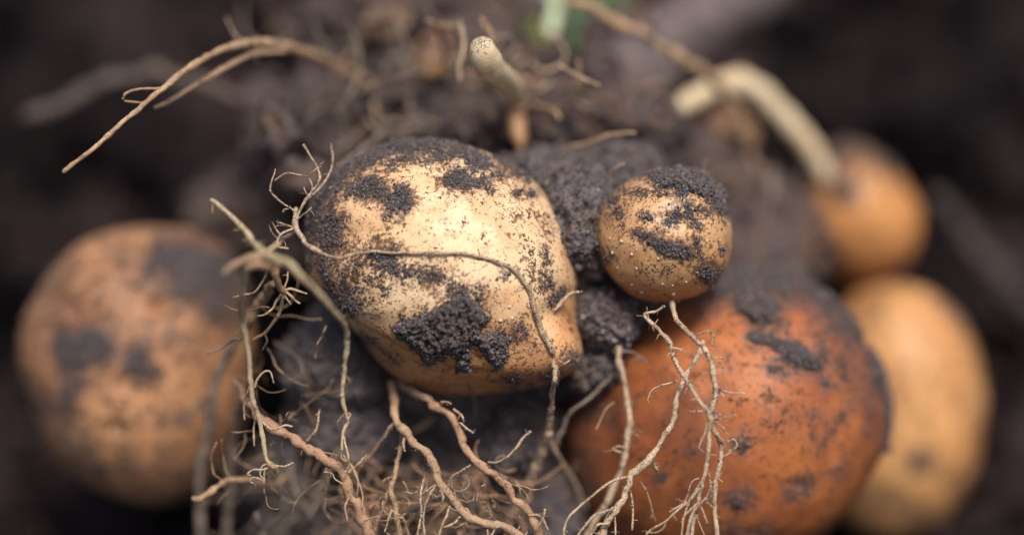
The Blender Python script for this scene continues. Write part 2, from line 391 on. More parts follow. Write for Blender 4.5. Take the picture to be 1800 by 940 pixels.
def clump(q, poly, h, label=None, grains=1500, name='soil_clump', seed=0):
    """thick soil stuck on potato inside a polygon (draft)"""
    poly = np.array(poly, float); x0, y0 = poly.min(0)-6; x1, y1 = poly.max(0)+6
    n = max(60, int((x1-x0)*.9)); m = max(60, int((y1-y0)*.9))
    X, Y = np.meshgrid(np.linspace(x0, x1, n), np.linspace(y0, y1, m)); X = X.ravel(); Y = Y.ravel()
    P3 = np.stack([X, Y, np.full_like(X, seed*7.)], 1)
    Xw = X + fbm(P3/14, 3, 5+seed)*9 + fbm(P3/5, 2, 8)*4; Yw = Y + fbm(P3/14, 3, 9+seed)*9 + fbm(P3/5, 2, 18)*4
    ins = np.zeros(len(X), bool); j = len(poly)-1
    for i in range(len(poly)):
        xi, yi = poly[i]; xj, yj = poly[j]
        c = ((yi > Yw) != (yj > Yw)) & (Xw < (xj-xi)*(Yw-yi)/(yj-yi+1e-9)+xi); ins ^= c; j = i
    dist = seg_d(Xw, Yw, [tuple(p) for p in poly]+[tuple(poly[0])])
    sd_ = np.where(ins, dist, -dist)
    prof = sm(-2, 12, sd_)
    f = q.Vd[:, 2] > .05; fx, fy, fz = q.px[f], q.py[f], q.L[f][:, 2]
    sel = (fx > x0-10) & (fx < x1+10) & (fy > y0-10) & (fy < y1+10); fx, fy, fz = fx[sel], fy[sel], fz[sel]
    Z = np.empty(len(X))
    for a in range(0, len(X), 500):
        dd = (fx[None]-X[a:a+500, None])**2 + (fy[None]-Y[a:a+500, None])**2
        kk = np.argpartition(dd, 6, axis=1)[:, :6]; Z[a:a+500] = np.take(fz, kk).mean(1)
    hh = h*prof*(.75 + .45*fbm(P3/24, 3, 31+seed) - .5*np.abs(fbm(P3/11, 3, 41+seed)) + .30*fbm(P3/5, 2, 51) + .12*vn(P3/2.2, 3)) - .35*(1-sm(-6, 1, sd_))
    Zt = Z + hh
    def wmm(x, y, z): return q.c + ((x-q.cx)*q.s)[:, None]*RX + ((q.cy-y)*q.s)[:, None]*UP + z[:, None]*TW
    V = wmm(X, Y, Zt); Vb = wmm(X, Y, Z - 1.2)
    keep = sd_ > -4
    i = np.arange(n*m).reshape(m, n)
    Q = np.stack([i[:-1, :-1], i[1:, :-1], i[1:, 1:], i[:-1, 1:]], -1).reshape(-1, 4)
    Q = Q[keep[Q].all(1)]
    nn = len(X)
    o = mesh(name, np.concatenate([V, Vb]), np.concatenate([Q, Q[:, ::-1]+nn]), SOIL, q.t, attrs={'tint': np.full(2*nn, .5)})
    # drop loose verts
    bm = bmesh.new(); bm.from_mesh(o.data); bmesh.ops.delete(bm, geom=[v for v in bm.verts if not v.link_faces], context='VERTS'); bm.to_mesh(o.data); bm.free()
    if label: o['label'] = label
    idx = RNG.choice(np.where(sd_ > -2)[0], grains); sz = RNG.gamma(2.0, .10, grains).clip(.1, .55)
    P = V[idx] + TW*(sz*RNG.uniform(0, .8, grains))[:, None] + RNG.normal(0, .1, (grains, 3))
    tag(crumbs('clump_grains', P - 0, sz, SOIL, o, sub=1, loc=np.array(q.t.location)*1000), kind='stuff')
    return o

P_MAIN = skin_mat('skin_pale_yellow', (.84, .62, .38), (.74, .45, .225), (.50, .215, .075), 1.0)
P_SMALL = skin_mat('skin_tan', (.70, .42, .205), (.56, .295, .13), (.40, .18, .07), .7)
P_BROWN = skin_mat('skin_red_brown', (.47, .155, .042), (.36, .105, .032), (.18, .052, .026), .35, blotch=.6, rough=.56, fine=.6, film_c=(.20, .115, .10))
P_LEFT = skin_mat('skin_dull_orange', (.55, .275, .125), (.40, .185, .088), (.20, .105, .066), .5, blotch=.9, fine=.5, rough=.6)
P_RUP = skin_mat('skin_bright_orange', (.66, .30, .095), (.52, .215, .065), (.26, .11, .045), .3, fine=.5, rough=.5)
P_RLOW = skin_mat('skin_golden', (.76, .40, .15), (.60, .265, .085), (.34, .14, .06), .4, fine=.5)
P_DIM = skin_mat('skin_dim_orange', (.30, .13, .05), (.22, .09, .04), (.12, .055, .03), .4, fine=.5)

def shape_main(px, py, L, Vd):
    fr = sm(-.1, .25, Vd[:, 2])
    cr = [(596, 556), (640, 580), (690, 606), (740, 632), (800, 650), (870, 655)]
    q = seg_d(px, py, cr)
    below = np.interp(px, [600, 640, 690, 740, 800, 870, 960, 1030], [556, 580, 606, 632, 650, 655, 640, 600])
    d = -1.3*np.exp(-(q/9)**2) - 1.7*sm(-4, 22, py-below)*(1-sm(25, 90, py-below))*(1-sm(820, 940, px))
    d += 1.0*np.exp(-((px-640)**2/60**2 + (py-540)**2/18**2))
    # knob on the lower right and the hollow above it
    d += 3.2*np.exp(-((px-985)**2 + (py-618)**2)/34**2) - 1.4*np.exp(-((px-960)**2/30**2 + (py-560)**2/26**2))
    d += .9*np.exp(-((px-900)**2/70**2 + (py-640)**2/22**2))
    # shallow dents: eyes on the top
    d -= .9*np.exp(-((px-700)**2/30**2 + (py-352)**2/14**2)) + .8*np.exp(-((px-826)**2/24**2+(py-318)**2/14**2)) + .8*np.exp(-((px-680)**2/50**2+(py-455)**2/12**2))
    d += .7*np.exp(-((px-640)**2/60**2 + (py-385)**2/22**2)) + .6*np.exp(-((px-850)**2/70**2+(py-400)**2/50**2))
    return d*fr
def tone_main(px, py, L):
    t = .85*sm(505, 650, py + fbm(L/12, 3, 5)*40) + .35*np.exp(-((px-560)**2/50**2)) + .25*sm(0, .5, fbm(L/9, 3, 77)) + .3*sm(930, 1020, px)*sm(430, 560, py)  # oranger skin low down and at the rim, partly painted shading
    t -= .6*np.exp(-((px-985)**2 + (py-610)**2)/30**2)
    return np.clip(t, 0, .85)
OUT_MAIN = [(734, 247), (780, 250), (831, 260), (895, 288), (933, 311), (959, 342), (984, 378), (1002, 419), (1013, 460), (1015, 484), (1011, 523), (1012, 564), (1018, 595), (1019, 620), (1007, 645), (974, 670), (918, 685), (863, 692), (820, 695), (760, 690), (717, 675), (684, 655), (656, 628), (634, 595), (604, 562), (570, 530), (545, 492), (536, 440), (539, 400), (547, 362), (562, 335), (586, 306), (617, 284), (655, 263), (693, 250)]
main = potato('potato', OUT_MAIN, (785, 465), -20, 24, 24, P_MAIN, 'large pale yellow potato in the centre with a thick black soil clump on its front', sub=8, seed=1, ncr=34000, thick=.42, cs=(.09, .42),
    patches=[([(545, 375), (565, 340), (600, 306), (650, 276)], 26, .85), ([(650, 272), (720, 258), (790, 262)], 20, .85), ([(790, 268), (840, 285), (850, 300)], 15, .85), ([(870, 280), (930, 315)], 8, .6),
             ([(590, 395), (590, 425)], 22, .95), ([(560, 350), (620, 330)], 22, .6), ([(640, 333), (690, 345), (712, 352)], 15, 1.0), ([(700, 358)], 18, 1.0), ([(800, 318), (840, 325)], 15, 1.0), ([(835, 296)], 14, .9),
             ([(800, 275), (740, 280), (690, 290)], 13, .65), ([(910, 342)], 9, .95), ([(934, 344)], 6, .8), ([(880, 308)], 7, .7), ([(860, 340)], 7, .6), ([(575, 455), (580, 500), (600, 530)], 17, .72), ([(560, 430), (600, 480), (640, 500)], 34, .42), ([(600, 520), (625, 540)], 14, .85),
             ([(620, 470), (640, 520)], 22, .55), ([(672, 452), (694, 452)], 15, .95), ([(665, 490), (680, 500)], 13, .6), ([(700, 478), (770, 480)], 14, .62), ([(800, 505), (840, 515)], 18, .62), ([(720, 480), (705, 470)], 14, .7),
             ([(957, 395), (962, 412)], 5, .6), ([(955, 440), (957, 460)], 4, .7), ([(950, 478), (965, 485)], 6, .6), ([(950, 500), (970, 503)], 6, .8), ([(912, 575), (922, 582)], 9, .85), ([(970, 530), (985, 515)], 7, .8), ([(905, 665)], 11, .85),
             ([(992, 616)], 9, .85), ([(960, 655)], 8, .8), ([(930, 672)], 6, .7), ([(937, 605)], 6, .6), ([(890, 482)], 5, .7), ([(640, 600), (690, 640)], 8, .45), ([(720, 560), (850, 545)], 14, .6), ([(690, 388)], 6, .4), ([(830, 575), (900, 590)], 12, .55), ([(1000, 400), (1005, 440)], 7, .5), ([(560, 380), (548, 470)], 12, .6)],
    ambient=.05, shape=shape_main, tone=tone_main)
main.cx, main.cy = 785, 465
clump(main, [(694, 572), (722, 560), (748, 548), (775, 540), (800, 520), (822, 512), (840, 535), (862, 555), (848, 578), (850, 592), (828, 606), (826, 628), (824, 646), (806, 648), (800, 622), (788, 618), (772, 634), (756, 640), (735, 612), (708, 594)], 4.6, 'big ragged black soil clump', grains=6500)
clump(main, [(838, 592), (852, 584), (878, 582), (892, 592), (890, 620), (884, 640), (866, 645), (856, 622), (842, 612)], 3.6, 'small dark soil clump beside the big one', grains=2200, seed=3)

OUT_SMALL = [(1047, 422), (1051, 385), (1070, 350), (1098, 322), (1132, 306), (1170, 299), (1210, 302), (1245, 322), (1272, 356), (1285, 395), (1286, 430), (1276, 472), (1244, 509), (1203, 525), (1163, 530), (1122, 524), (1090, 503), (1062, 467)]
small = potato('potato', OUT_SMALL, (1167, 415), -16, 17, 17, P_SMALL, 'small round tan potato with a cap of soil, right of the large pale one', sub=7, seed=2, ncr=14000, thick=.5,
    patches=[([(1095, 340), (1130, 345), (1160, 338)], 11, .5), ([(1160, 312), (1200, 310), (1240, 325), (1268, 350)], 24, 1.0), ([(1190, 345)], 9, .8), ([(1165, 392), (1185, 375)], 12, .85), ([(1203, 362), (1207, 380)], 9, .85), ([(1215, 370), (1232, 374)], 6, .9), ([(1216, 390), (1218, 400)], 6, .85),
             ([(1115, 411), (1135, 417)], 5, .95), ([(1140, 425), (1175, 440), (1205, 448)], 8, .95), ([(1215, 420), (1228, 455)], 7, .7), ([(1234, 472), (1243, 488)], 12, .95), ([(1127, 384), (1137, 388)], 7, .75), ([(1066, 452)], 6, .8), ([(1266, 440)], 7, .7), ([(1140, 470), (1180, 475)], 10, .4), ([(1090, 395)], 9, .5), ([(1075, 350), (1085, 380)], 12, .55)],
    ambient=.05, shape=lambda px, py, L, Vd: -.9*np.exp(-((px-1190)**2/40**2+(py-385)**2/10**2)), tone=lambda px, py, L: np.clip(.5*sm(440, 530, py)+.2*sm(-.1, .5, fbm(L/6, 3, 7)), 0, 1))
small.cx, small.cy = 1167, 415
clump(small, [(1146, 322), (1158, 302), (1190, 292), (1225, 296), (1255, 318), (1276, 345), (1266, 356), (1244, 345), (1215, 340), (1195, 345), (1180, 332), (1160, 334)], 2.6, 'ridge of soil grains capping the top', grains=4000, seed=5)
# pale corky dots
M_CORKB = plain('cork_brown', (.50, .27, .15), (.38, .19, .10), 500, .7)
def dots(q, pts, r, mt=None):
    P = []
    for x, y in pts:
        f = np.where(q.Vd[:, 2] > .02)[0]; i = f[np.argmin((q.px[f]-x)**2 + (q.py[f]-y)**2)]; P.append(q.V[i] + q.N[i]*.05)
    tag(crumbs('cork_spots', np.array(P), RNG.uniform(r*.45, r*1.35, len(P)), mt or M_PALEDOT, q.t, sub=2, smooth=True), kind='stuff')
dots(small, [(1090, 425), (1105, 448), (1082, 470), (1113, 440), (1115, 472), (1160, 477), (1160, 497), (1178, 500), (1125, 513), (1145, 522), (1163, 525), (1190, 526), (1070, 420), (1075, 445), (1278, 395), (1250, 500), (1200, 495), (1225, 505), (1094, 493), (1240, 410), (1235, 425), (1260, 425), (1130, 400), (1150, 455), (1108, 500), (1180, 515)], .36)
dots(main, [(895, 537), (880, 560), (963, 545), (975, 650), (855, 650), (708, 525), (770, 465), (900, 555)], .42)

OUT_BROWN = [(985, 740), (990, 800), (1010, 870), (1050, 930), (1120, 978), (1250, 1000), (1380, 980), (1469, 919), (1506, 872), (1530, 830), (1553, 790), (1562, 740), (1556, 695), (1538, 636), (1500, 572), (1445, 515), (1380, 484), (1300, 472), (1200, 490), (1100, 560), (1030, 620), (1000, 680)]
brown = potato('potato', OUT_BROWN, (1275, 725), -50, 36, 34, P_BROWN, 'large reddish brown potato on the lower right, under the small round one', sub=8, seed=3, ncr=14000, thick=1.6, cs=(.12, .7), ambient=.12,
    patches=[([(1250, 500), (1320, 490), (1400, 490), (1455, 530), (1495, 575)], 30, 1.0), ([(1300, 530), (1330, 545)], 22, 1.0), ([(1310, 585), (1345, 597)], 11, .95), ([(1365, 615), (1400, 628)], 17, 1.0), ([(1335, 640), (1355, 645)], 9, .8), ([(1528, 620), (1545, 660)], 15, 1.0), ([(1556, 690), (1572, 740), (1562, 780)], 17, 1.0),
             ([(1430, 664)], 9, .9), ([(1420, 605), (1430, 620)], 12, .8), ([(1465, 630)], 10, .7), ([(1463, 655)], 8, .8), ([(1405, 720)], 8, .7), ([(1440, 590), (1500, 680)], 40, .5), ([(1285, 765)], 14, .85), ([(1282, 862)], 17, .9), ([(1400, 835), (1375, 850)], 12, .7), ([(1450, 815)], 12, .5), ([(1470, 710), (1430, 750)], 10, .5),
             ([(1000, 700), (1060, 720)], 22, .5), ([(1150, 820)], 10, .7), ([(1200, 780)], 8, .6), ([(1020, 780), (1030, 860)], 14, .5), ([(1340, 700), (1420, 760)], 30, .33), ([(1250, 920), (1330, 930)], 20, .5)],
    shape=lambda px, py, L, Vd: -.8*np.exp(-((px-1390)**2/22**2+(py-838)**2/12**2)) - .6*np.exp(-((px-1340)**2/14**2+(py-600)**2/9**2)) + .8*np.exp(-((px-1330)**2/80**2+(py-690)**2/60**2)),
    tone=lambda px, py, L: np.clip(.55*sm(1130, 1010, px)+.45*sm(-.05, .4, fbm(L/11, 3, 9))+.35*sm(1400, 1540, px), 0, .9))  # left end darkened: central potato's shadow painted into the skin colour, plus mottling
brown.cx, brown.cy = 1275, 725
clump(brown, [(1345, 592), (1380, 596), (1410, 618), (1418, 640), (1396, 640), (1364, 626), (1342, 606)], 2.0, 'dark soil clump on the upper face', grains=900, seed=7)
clump(brown, [(1300, 578), (1330, 582), (1345, 596), (1322, 600), (1300, 590)], 1.5, grains=400, seed=8)
clump(brown, [(1288, 508), (1330, 502), (1350, 530), (1340, 562), (1305, 560), (1282, 540)], 3, grains=1500, seed=9)
clump(brown, [(1528, 610), (1552, 640), (1556, 690), (1538, 684), (1520, 645)], 3.5, grains=700, seed=10)
dots(brown, [(1381, 552), (1410, 578), (1362, 695), (1411, 728), (1385, 848), (1262, 569)], .55, M_CORKB)

OUT_LEFT = [(37, 607), (50, 548), (74, 502), (123, 446), (185, 412), (278, 398), (346, 406), (395, 434), (425, 490), (440, 560), (442, 640), (430, 720), (403, 800), (358, 862), (278, 890), (185, 866), (111, 817), (62, 745), (42, 675)]
left = potato('potato', OUT_LEFT, (240, 645), -72, 27, 27, P_LEFT, 'big blurred dull orange potato at the far left with grey soil patches', sub=7, seed=4, ncr=3600, thick=1.2, cs=(.3, 1.1), ambient=.26, lump=1.7, shape=lambda px, py, L, Vd: (-2.2*np.exp(-((px-300)**2+(py-535)**2)/18**2) - 2*np.exp(-((px-130)**2/30**2+(py-530)**2/14**2)) - 1.8*np.exp(-((px-230)**2/24**2+(py-745)**2/14**2)) + 1.8*np.exp(-((px-190)**2+(py-480)**2)/60**2) - 2*np.exp(-((px-60)**2+(py-720)**2)/60**2))*sm(-.2, .1, Vd[:, 2]),
    patches=[([(320, 462), (385, 482)], 42, 1.2), ([(345, 500)], 30, 1.2), ([(400, 530)], 35, 1.0), ([(140, 610), (200, 598)], 30, 1.2), ([(150, 650), (140, 700)], 22, .9), ([(272, 630)], 25, 1.3), ([(110, 560), (130, 620)], 25, .55), ([(140, 660), (150, 740), (190, 790)], 28, .55), ([(230, 770), (250, 800)], 25, .5), ([(330, 720)], 16, .6), ([(90, 520), (130, 470)], 30, .5), ([(100, 700), (150, 780)], 26, .6), ([(290, 560), (320, 590)], 16, .5), ([(180, 520), (200, 560)], 24, .5), ([(300, 800), (350, 830)], 26, .5), ([(240, 510)], 18, .45)])
OUT_RUP = [(1498, 243), (1564, 277), (1609, 326), (1631, 387), (1614, 448), (1553, 483), (1487, 483), (1437, 443), (1407, 387), (1409, 332), (1443, 277)]
rup = potato('potato', [(x-12, y+5) for x, y in OUT_RUP], (1503, 373), -118, 17, 17, P_RUP, 'small bright orange potato at the upper right, hanging from the pale stolon', sub=6, seed=5, ncr=900, thick=1.2, cs=(.3, 1.), ambient=.15,
    patches=[([(1475, 338)], 22, 1.0), ([(1440, 285), (1500, 262), (1560, 275)], 34, .75), ([(1560, 290)], 20, .5), ([(1430, 440), (1480, 460)], 18, .45)])
OUT_RLOW = [(1570, 494), (1640, 505), (1690, 540), (1722, 595), (1738, 660), (1736, 760), (1712, 850), (1655, 925), (1570, 950), (1500, 910), (1465, 800), (1455, 690), (1470, 590), (1515, 515)]
rlow = potato('potato', [(x-16, y+3) for x, y in OUT_RLOW], (1589, 703), -118, 21, 21, P_RLOW, 'blurred golden potato at the right, behind the reddish brown one', sub=6, seed=6, ncr=1400, thick=1.2, cs=(.3, 1.1), ambient=.2,
    patches=[([(1600, 800)], 15, 1.1), ([(1560, 640), (1570, 700)], 18, .4), ([(1540, 760)], 14, .5), ([(1670, 700)], 14, .4), ([(1670, 530), (1715, 580)], 18, .7), ([(1655, 830)], 14, .5), ([(1515, 860), (1600, 900)], 30, .5), ([(1530, 545)], 22, .55)])
for nm, c, rx, ry, z, mt, lab in (
    (0, (1245, 240), 88, 50, -98, P_LEFT, 'dim orange potato half hidden under the pale stolon arch'),
    (1, (1372, 425), 62, 66, -90, P_DIM, 'dim reddish potato left of the small bright orange one'),
    (2, (762, 100), 34, 42, -64, P_RLOW, 'tiny yellow orange potato in the soil left of the cut stolon'),
    (3, (497, 252), 26, 24, -112, P_RUP, 'tiny blurred orange potato in the soil left of the large pale one'),
    (4, (610, 200), 30, 26, -118, P_DIM, 'tiny dark orange potato in the soil behind the arched root')):
    ol = [(c[0]+rx*math.cos(a), c[1]+ry*math.sin(a)) for a in np.linspace(0, 6.28, 24, False)]
    potato('potato', ol, c, z, min(rx, ry)*.13, min(rx, ry)*.13, mt, lab, sub=5, seed=7+nm, ncr=250, thick=1.2, cs=(.3, 1.1), ambient=.2,
           patches=[([(c[0]-rx*.3, c[1]-ry*.4)], rx*.4, .8), ([(c[0]+rx*.5, c[1]-ry*.1)], rx*.3, .7)])

# ------------------------------------------------------------------ roots
def catmull(P, step):
    P = np.asarray(P, float); Q = np.concatenate([[2*P[0]-P[1]], P, [2*P[-1]-P[-2]]]); out = []
    for i in range(len(P)-1):
        p0, p1, p2, p3 = Q[i:i+4]; n = max(2, int(np.linalg.norm((p2-p1)[:3])/step)); t = np.linspace(0, 1, n, False)[:, None]
        out.append(.5*((2*p1) + (-p0+p2)*t + (2*p0-5*p1+4*p2-p3)*t**2 + (-p0+3*p1-3*p2+p3)*t**3))
    return np.concatenate(out + [P[-1:]])
def tube(pts, rad, wob=.5, seed=0, knob=.16, sides=10, cut=False):
    """pts (px,py,z) ; rad px list/number -> world verts, faces, path, radii"""
    pts = np.array(pts, float); n = len(pts)
    rad = np.asarray(rad, float)*(.82 if np.max(rad) < 14 else 1)
    rad = np.full(n, float(rad)) if np.isscalar(rad) or rad.ndim == 0 else np.interp(np.linspace(0, 1, n), np.linspace(0, 1, len(rad)), rad)
    Wp = W(pts[:, 0], pts[:, 1], pts[:, 2]); r = rad*pxmm(pts[:, 2])
    step = max(.22, r.mean()*.55)
    A = catmull(np.concatenate([Wp, r[:, None]], 1), step); X, r = A[:, :3], np.maximum(A[:, 3], .03)
    m = len(X); s = np.concatenate([[0], np.cumsum(np.linalg.norm(np.diff(X, axis=0), axis=1))])
    env = np.minimum(1, np.minimum(s, s[-1]-s)/(2*r.mean()+.5))
    for a in range(3):
        q = np.stack([s/3.2, np.full(m, seed*3.7+a*11), np.zeros(m)], 1)
        X[:, a] += (fbm(q, 3, 7)*wob*r.mean()*1.6 + vn(q*.25, 9)*wob*.6)*env
    r = r*(1 + knob*1.6*fbm(np.stack([s/1.6, np.full(m, seed*1.3), np.zeros(m)], 1), 2, 12))
    Tn = np.gradient(X, axis=0); Tn /= np.linalg.norm(Tn, axis=1)[:, None]+1e-12
    u = np.cross(Tn[0], [0.3, .5, .81]); u /= np.linalg.norm(u); U = []
    for t in Tn:
        u = u - t*np.dot(u, t); u /= np.linalg.norm(u)+1e-12; U.append(u)
    U = np.array(U); B = np.cross(Tn, U)
    # rounded ends
    ends = [(-.97, .25), (-.8, .6), (-.5, .87)] if cut else [(-.75, .35), (-.45, .8)]
    X2 = np.concatenate([[X[0]+Tn[0]*r[0]*e for e, _ in ends], X, [X[-1]-Tn[-1]*r[-1]*e for e, _ in ends[::-1]]]) if ends else X
    r2 = np.concatenate([[r[0]*k for _, k in ends], r, [r[-1]*k for _, k in ends[::-1]]]) if ends else r
    U2 = np.concatenate([np.repeat(U[:1], len(ends), 0), U, np.repeat(U[-1:], len(ends), 0)]); B2 = np.concatenate([np.repeat(B[:1], len(ends), 0), B, np.repeat(B[-1:], len(ends), 0)])
    M = len(X2); ang = np.linspace(0, 2*np.pi, sides, False)
    ring = np.cos(ang)[None, :, None]*U2[:, None] + np.sin(ang)[None, :, None]*B2[:, None]
    rr = np.repeat(r2[:, None], sides, 1)
    V = (X2[:, None] + ring*rr[..., None]).reshape(-1, 3)
    nv = ring.reshape(-1, 3)
    V = V + nv*(rr.ravel()*knob*1.5*fbm(V/(r.mean()*1.3), 2, 15))[:, None]
    i = np.arange(M*sides).reshape(M, sides); j = np.roll(i, -1, 1)
    F = np.stack([i[:-1], j[:-1], j[1:], i[1:]], -1).reshape(-1, 4)
    V = np.concatenate([V, X2[:1], X2[-1:]]); a, b = M*sides, M*sides+1
    F3 = np.concatenate([np.stack([j[0], i[0], np.full(sides, a)], 1), np.stack([i[-1], j[-1], np.full(sides, b)], 1)])
    return V, [F, F3], X, r, nv, Tn
_rs = [0]
ROOTS_TOTAL = [0]
def root(label, pts, rad, mat, lets=(), hairs=0, grains=0, name='root', group=None, cat='root', wob=.5, knob=.16, hair_len=(8, 26), parts_name='rootlet', cut=False):
    """one root: a main strand, traced rootlets, fine hairs, clinging grains"""
    _rs[0] += 1
    V, F, X, r, nv, Tn = tube(pts, rad, wob, _rs[0], knob, sides=24 if np.max(rad) > 20 else 12 if np.max(rad) > 6 else 8, cut=cut)
    base = X[np.argmin(X[:, 2])]
    t = thing(name, base, label, cat, group or ('roots of the dug up potato plant' if cat == 'root' else None))
    mesh('strand', V, F, mat, t)
    srcs = [(X, r)]
    for e in lets:
        p, rr = e[0], e[1]; mt = e[2] if len(e) > 2 else mat
        _rs[0] += 1
        v, f, x, r_, _, _ = tube(p, rr, min(wob, .45), _rs[0], .14, sides=7)
        mesh(parts_name, v, f, mt, t); srcs.append((x, r_))
    if hairs:
        VV, FF = [], [[], []]; off = 0
        for h in range(hairs):
            X_, r_ = srcs[RNG.integers(len(srcs))] if RNG.random() < .5 else srcs[0]
            k = RNG.integers(len(X_)); d = RNG.normal(size=3) + np.array([0, 0, -.3]); d /= np.linalg.norm(d)
            L = RNG.uniform(*hair_len)/K; n = 6; bend = RNG.normal(0, .5, 3)
            P = [X_[k]]
            for i in range(n):
                d = d + bend*.35 + RNG.normal(0, .28, 3); d /= np.linalg.norm(d); P.append(P[-1] + d*L/n)
            P = np.array(P); rel = P - T0; z = rel@TW; kk = (D-z)/D/K
            dp = np.stack([900+(rel@RX)/kk, 470-(rel@UP)/kk, z], 1)
            v, f, *_ = tube(dp, [min(1.3, r_[k]/pxmm(0)*.6), .5], .1, h, .1, sides=5)
            VV.append(v); FF[0].append(f[0]+off); FF[1].append(f[1]+off); off += len(v)
        tag(mesh('root_hairs', np.concatenate(VV), [np.concatenate(FF[0]), np.concatenate(FF[1])], mat, t), kind='stuff')
    if grains:
        XX = np.concatenate([x for x, _ in srcs]); RR = np.concatenate([q for _, q in srcs])
        cl = fbm(XX/4., 3, 200); wgt = sm(-.1, .5, cl)*RR + 1e-6
        k = RNG.choice(len(XX), grains, p=wgt/wgt.sum()); d = RNG.normal(size=(grains, 3)); d /= np.linalg.norm(d, axis=1)[:, None]
        sz = RNG.gamma(2, .07, grains).clip(.07, .32)
        tag(crumbs('soil_crumbs', XX[k] + d*(RR[k]*.95)[:, None], sz, SOIL, t, sub=1), kind='stuff')
    return t

def zlin(P, z0, z1):
    n = len(P); return [(x, y, z0+(z1-z0)*i/(n-1)) for i, (x, y) in enumerate(P)]
# upper left
root('long arched pale root reaching down to a thin tip at the upper left', [(112, 302, 0), (135, 283, 0), (162, 262, -1), (190, 238, -2), (215, 215, -3), (240, 195, -5), (262, 175, -6), (300, 145, -9), (345, 112, -13), (395, 87, -19), (450, 75, -28), (510, 85, -40), (570, 107, -54), (640, 145, -72), (700, 185, -88)], [5, 5.5, 6, 6, 7, 8, 10, 12, 12], R_TAN,
     lets=[([(273, 190, -12), (290, 182, -14), (330, 158, -17), (390, 122, -22), (440, 97, -28), (500, 90, -36)], [5, 6, 7, 5]), ([(216, 174, -7), (222, 164, -7), (245, 157, -7), (275, 156, -7), (290, 152, -8)], [2.5, 3, 2]), ([(220, 178, -8), (240, 180, -8), (255, 182, -6)], 2.5), ([(445, 80, -27), (447, 95, -30), (452, 108, -31)], [4, 3])], hairs=3, grains=150, wob=.12)
root('thick blurred dark root lying far behind the arched root at the left', [(45, 205, -96), (110, 190, -96), (190, 145, -94), (270, 128, -92), (340, 148, -90), (420, 175, -90), (510, 210, -90)], [10, 14, 13, 11, 12, 13], R_DARK, knob=.25)
root('blurred brown root looping behind the arched root', [(540, 110, -115), (560, 60, -122), (590, 45, -125), (620, 75, -122), (640, 130, -115), (690, 175, -105)], [8, 9, 10, 10], R_DARK)
root('short blurred grey root upright in the soil left of the large pale potato', [(535, 130, -100), (530, 190, -100), (545, 260, -98), (540, 320, -95)], [9, 10, 8], R_DARK)
# root clinging to the large potato
on = lambda x, y, o=.75: (x, y, surf(main, x, y, o))
root('wiry tan root crossing the front of the large pale potato, twigs at its left', [(520, 366, 0), (519, 390, 1), (523, 407, 1.5), (540, 431, 3), (564, 447, 4), (592, 455, 5), (619, 448, 6), on(653, 441), on(700, 444), on(760, 444), on(820, 447), on(868, 458), on(903, 474), on(925, 500), on(940, 540), on(953, 580), on(968, 612, 1.2), on(974, 635, 1.5), (974, 665, 0), (971, 690, -5), (966, 741, -13), (963, 767, -16), (952, 796, -20), (926, 855, -26), (905, 900, -30)],
     [4.5, 6.2, 6, 5.5, 4.5, 4, 3.6, 3.2, 3.1, 3.1, 3.3, 3.8, 4.6, 5.2, 5.8, 6.5, 6, 5, 5.5, 7, 9, 10, 10, 9], R_DUST,
     lets=[([(534, 255, -1), (546, 277, -1), (556, 295, 0), (561, 315, 1), (551, 335, 1), (537, 354, 1), (525, 376, 1), (521, 390, 1)], [3.2, 2.8, 3.2, 3.4, 3.5]), ([(581, 254, -9), (585, 271, -9), (583, 295, -8), (574, 315, -7), (561, 332, -6), (540, 350, -4)], [2.5, 2.5, 3]), ([(484, 298, -2), (476, 318, -2), (474, 335, -2), (486, 349, -2), (500, 361, -1), (516, 370, 0)], [1.8, 2, 2.2]),
           ([(483, 317, -4), (503, 306, -5), (523, 308, -5), (540, 313, -5), (547, 325, -4), (549, 342, -3)], [1.6, 2, 2.4]), ([(540, 311, -5), (552, 302, -4), (564, 293, -4)], 2), ([(534, 330, -3), (540, 342, -2)], 2), ([(515, 402, 1), (496, 410, 1), (488, 420, 1), (487, 434, 1), (506, 437, 1)], [3, 2.4, 2]),
           ([(492, 411, 1), (486, 402, 1), (479, 391, 1)], 1.4), ([(487, 418, 1), (481, 412, 1), (475, 402, 1)], 1.4), ([(515, 399, 1), (503, 395, 1), (491, 391, 1)], 1.4), ([(509, 398, 1), (497, 395, 0), (486, 397, 0)], 1.2), ([(558, 318, 1), (564, 312, 1)], 1.4), ([(508, 367, -1), (499, 367, -1), (498, 374, -1)], 1.6), ([(525, 383, 0), (538, 374, -3), (547, 365, -4)], 2),
           ([(978, 630, -3), (990, 640, -4), (1001, 633, -5)], [2.5, 1.6]), ([(976, 645, -5), (983, 655, -6), (980, 672, -8)], [2, 1.5]), ([(963, 767, -20), (985, 810, -26), (1010, 850, -32), (1030, 890, -36)], [6, 4.5, 4])], hairs=26, grains=1900, wob=.35)
root('small stubby pale root on the right flank of the large pale potato', [(975, 545, surf(main, 975, 545, 1)), (988, 528, surf(main, 985, 530, 2)), (1003, 516, -6), (1022, 513, -5)], [3, 4, 3.5, 2.5], R_PALE, grains=40)
root('thin grey root hugging the upper left shoulder of the large pale potato', [(588, 308, -24), (605, 284, -28), (632, 264, -33), (653, 247, -38), (680, 236, -45), (740, 228, -52), (770, 232, -56)], [3.5, 4, 4, 5, 8, 9], R_GREY, lets=[([(680, 236, -45), (655, 222, -46), (645, 212, -47)], [5, 4])])

